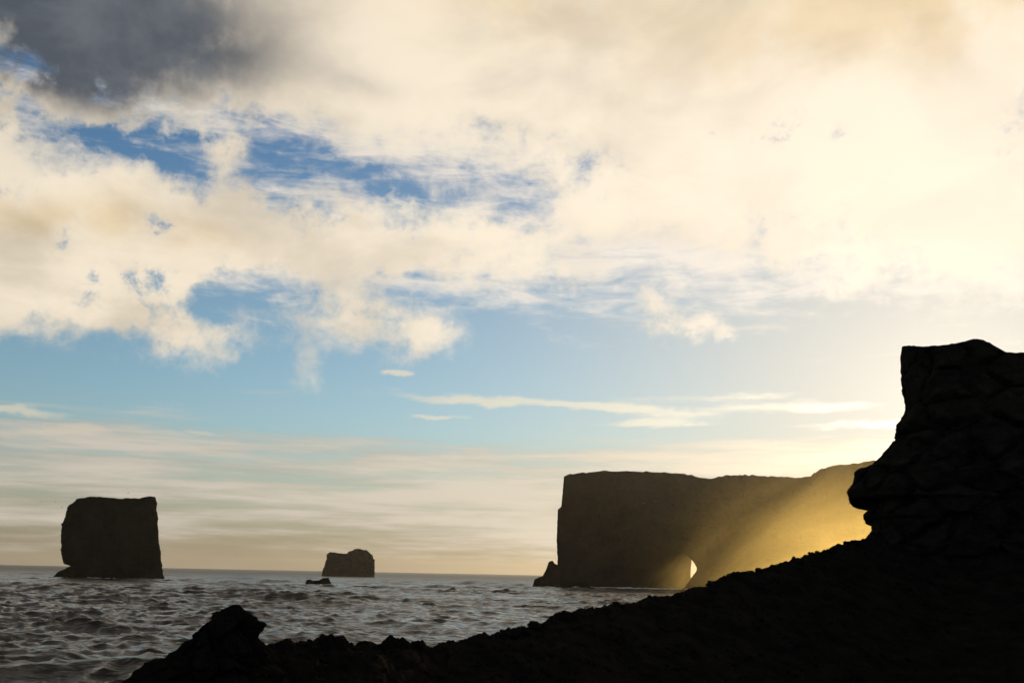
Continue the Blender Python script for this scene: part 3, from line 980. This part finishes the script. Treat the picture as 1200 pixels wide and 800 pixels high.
def vol_mat(name, color, density, aniso):
    m, nt, out = new_mat(name)
    v = nt.nodes.new('ShaderNodeVolumePrincipled')
    v.inputs['Color'].default_value = (*color, 1); v.inputs['Density'].default_value = density
    v.inputs['Anisotropy'].default_value = aniso
    nt.links.new(v.outputs[0], out.inputs['Volume'])
    return m, nt, v


def haze():
    m, nt, v = vol_mat('haze_air', (0.95, 0.92, 0.86), 2.7e-5, 0.72)
    s = SEA_R + 400
    x0, x1, y0, y1, z0, z1 = -s, s, -170, s, -14, 112
    me = mesh_from('haze', [(x, y, z) for x in (x0, x1) for y in (y0, y1) for z in (z0, z1)],
                   [(0, 1, 3, 2), (4, 6, 7, 5), (0, 4, 5, 1), (2, 3, 7, 6), (0, 2, 6, 4), (1, 5, 7, 3)])
    tag(link('haze', me, m), kind='stuff')


def spray(loc, rx, ry, rz, dens, nscale, label, sharp=1.0):
    """drifting sea spray thrown up by the surf"""
    bm = bmesh.new(); bmesh.ops.create_icosphere(bm, subdivisions=4, radius=1.0)
    for v in bm.verts:
        v.co = Vector((v.co.x * rx, v.co.y * ry, max(v.co.z * rz, -4.0)))
    me = bpy.data.meshes.new('sea_spray'); bm.to_mesh(me); bm.free()
    m, nt, v = vol_mat('spray_mist', (1.0, 0.82, 0.34), 0.0, 0.66)
    tc = nt.nodes.new('ShaderNodeTexCoord')
    mp = nt.nodes.new('ShaderNodeMapping'); mp.inputs['Scale'].default_value = (1 / rx, 1 / ry, 1 / rz)
    ln = nt.nodes.new('ShaderNodeVectorMath'); ln.operation = 'LENGTH'
    fall = nt.nodes.new('ShaderNodeMapRange'); fall.interpolation_type = 'SMOOTHSTEP'
    fall.inputs['From Min'].default_value = 1.0; fall.inputs['From Max'].default_value = 0.0
    cube = nt.nodes.new('ShaderNodeMath'); cube.operation = 'POWER'; cube.inputs[1].default_value = sharp
    n = nt.nodes.new('ShaderNodeTexNoise'); n.inputs['Scale'].default_value = nscale
    n.inputs['Detail'].default_value = 5; n.inputs['Roughness'].default_value = 0.6
    mp2 = nt.nodes.new('ShaderNodeMapping'); mp2.inputs['Rotation'].default_value = (0, math.radians(40), 0)
    mp3 = nt.nodes.new('ShaderNodeMapping'); mp3.inputs['Scale'].default_value = (0.42, 0.9, 1.3); n.inputs['Distortion'].default_value = 1.3
    nr = nt.nodes.new('ShaderNodeMapRange'); nr.inputs['From Min'].default_value = 0.40; nr.inputs['From Max'].default_value = 0.66
    nr.inputs['To Min'].default_value = 0.24
    mu = nt.nodes.new('ShaderNodeMath'); mu.operation = 'MULTIPLY'
    mu2 = nt.nodes.new('ShaderNodeMath'); mu2.operation = 'MULTIPLY'; mu2.inputs[1].default_value = dens
    l = nt.links.new
    l(tc.outputs['Object'], mp.inputs['Vector']); l(mp.outputs[0], ln.inputs[0]); l(ln.outputs['Value'], fall.inputs['Value'])
    l(tc.outputs['Object'], mp2.inputs['Vector']); l(mp2.outputs[0], mp3.inputs['Vector']); l(mp3.outputs[0], n.inputs['Vector']); l(n.outputs['Fac'], nr.inputs['Value'])
    l(fall.outputs[0], cube.inputs[0]); l(cube.outputs[0], mu.inputs[0]); l(nr.outputs[0], mu.inputs[1]); l(mu.outputs[0], mu2.inputs[0]); l(mu2.outputs[0], v.inputs['Density'])
    o = link('sea_spray', me, m)
    o.location = loc
    tag(o, label, 'sea spray', kind='stuff')


def surf():
    """broken white water along the foot of the cliffs"""
    rng = np.random.default_rng(8)
    m, nt, out = new_mat('surf_foam')
    b = nt.nodes.new('ShaderNodeBsdfPrincipled'); b.inputs['Base Color'].default_value = (0.78, 0.78, 0.76, 1); b.inputs['Roughness'].default_value = 0.8
    n = nt.nodes.new('ShaderNodeTexNoise'); n.inputs['Scale'].default_value = 2.0; n.inputs['Detail'].default_value = 6
    bp = nt.nodes.new('ShaderNodeBump'); bp.inputs['Distance'].default_value = 0.3
    nt.links.new(n.outputs['Fac'], bp.inputs['Height']); nt.links.new(bp.outputs[0], b.inputs['Normal']); nt.links.new(b.outputs[0], out.inputs['Surface'])
    bm = bmesh.new(); bmesh.ops.create_icosphere(bm, subdivisions=2, radius=1.0)
    bv = np.array([v.co[:] for v in bm.verts]); bf = np.array([[v.index for v in f.verts] for f in bm.faces]); bm.free()
    spots = []
    for _ in range(150):                                     # headland foot, thickest before the arch
        px = rng.choice([rng.uniform(650, 735), rng.uniform(725, 812), rng.uniform(725, 812)])
        spots.append((at(px, 687, HEAD_Y).x, HEAD_Y - rng.uniform(0.5, 9), 1.0))
    for _ in range(46):
        px = rng.uniform(60, 192); spots.append((at(px, 678, 658.0).x, 656 - rng.uniform(-1, 9), 0.65))
    for _ in range(16):
        px = rng.uniform(357, 391); spots.append((at(px, 685, 543.0).x, 543 - rng.uniform(0, 3), 0.6))
    vs_, fs_ = [], []
    for k, (x, y, w) in enumerate(spots):
        sc = w * np.array([rng.uniform(1.0, 5.0), rng.uniform(.5, 1.5), rng.uniform(.2, .8) ** 1.6])
        v = bv * (1 + 0.25 * rng.normal(0, 1, (len(bv), 1))) * sc
        vs_.append(v + np.array([x, y, 0.25])); fs_.append(bf + k * len(bv))
    o = link('surf', mesh_from('surf', np.concatenate(vs_), None, np.concatenate(fs_)), m)
    tag(o, 'white broken surf along the foot of the cliffs and stacks', 'surf', kind='stuff')


ground()
outcrop()
headland()
stump()
square_stack()
far_stack()
skerry()
build_sea()
surf()
crag()
shore_rocks()
rubble()
birds()
haze()
spray((at(1040, 650, 190.0).x, 190.0, 1.0), 58.0, 22.0, 42.0, 0.115, 0.065, 'golden sunlit sea spray drifting in the cove before the headland', 2.2)
spray((at(800, 680, HEAD_Y + 40).x, HEAD_Y + 40, 3.0), 52.0, 62.0, 30.0, 0.003, 0.06, 'pale sea spray hanging in the passage of the natural arch')
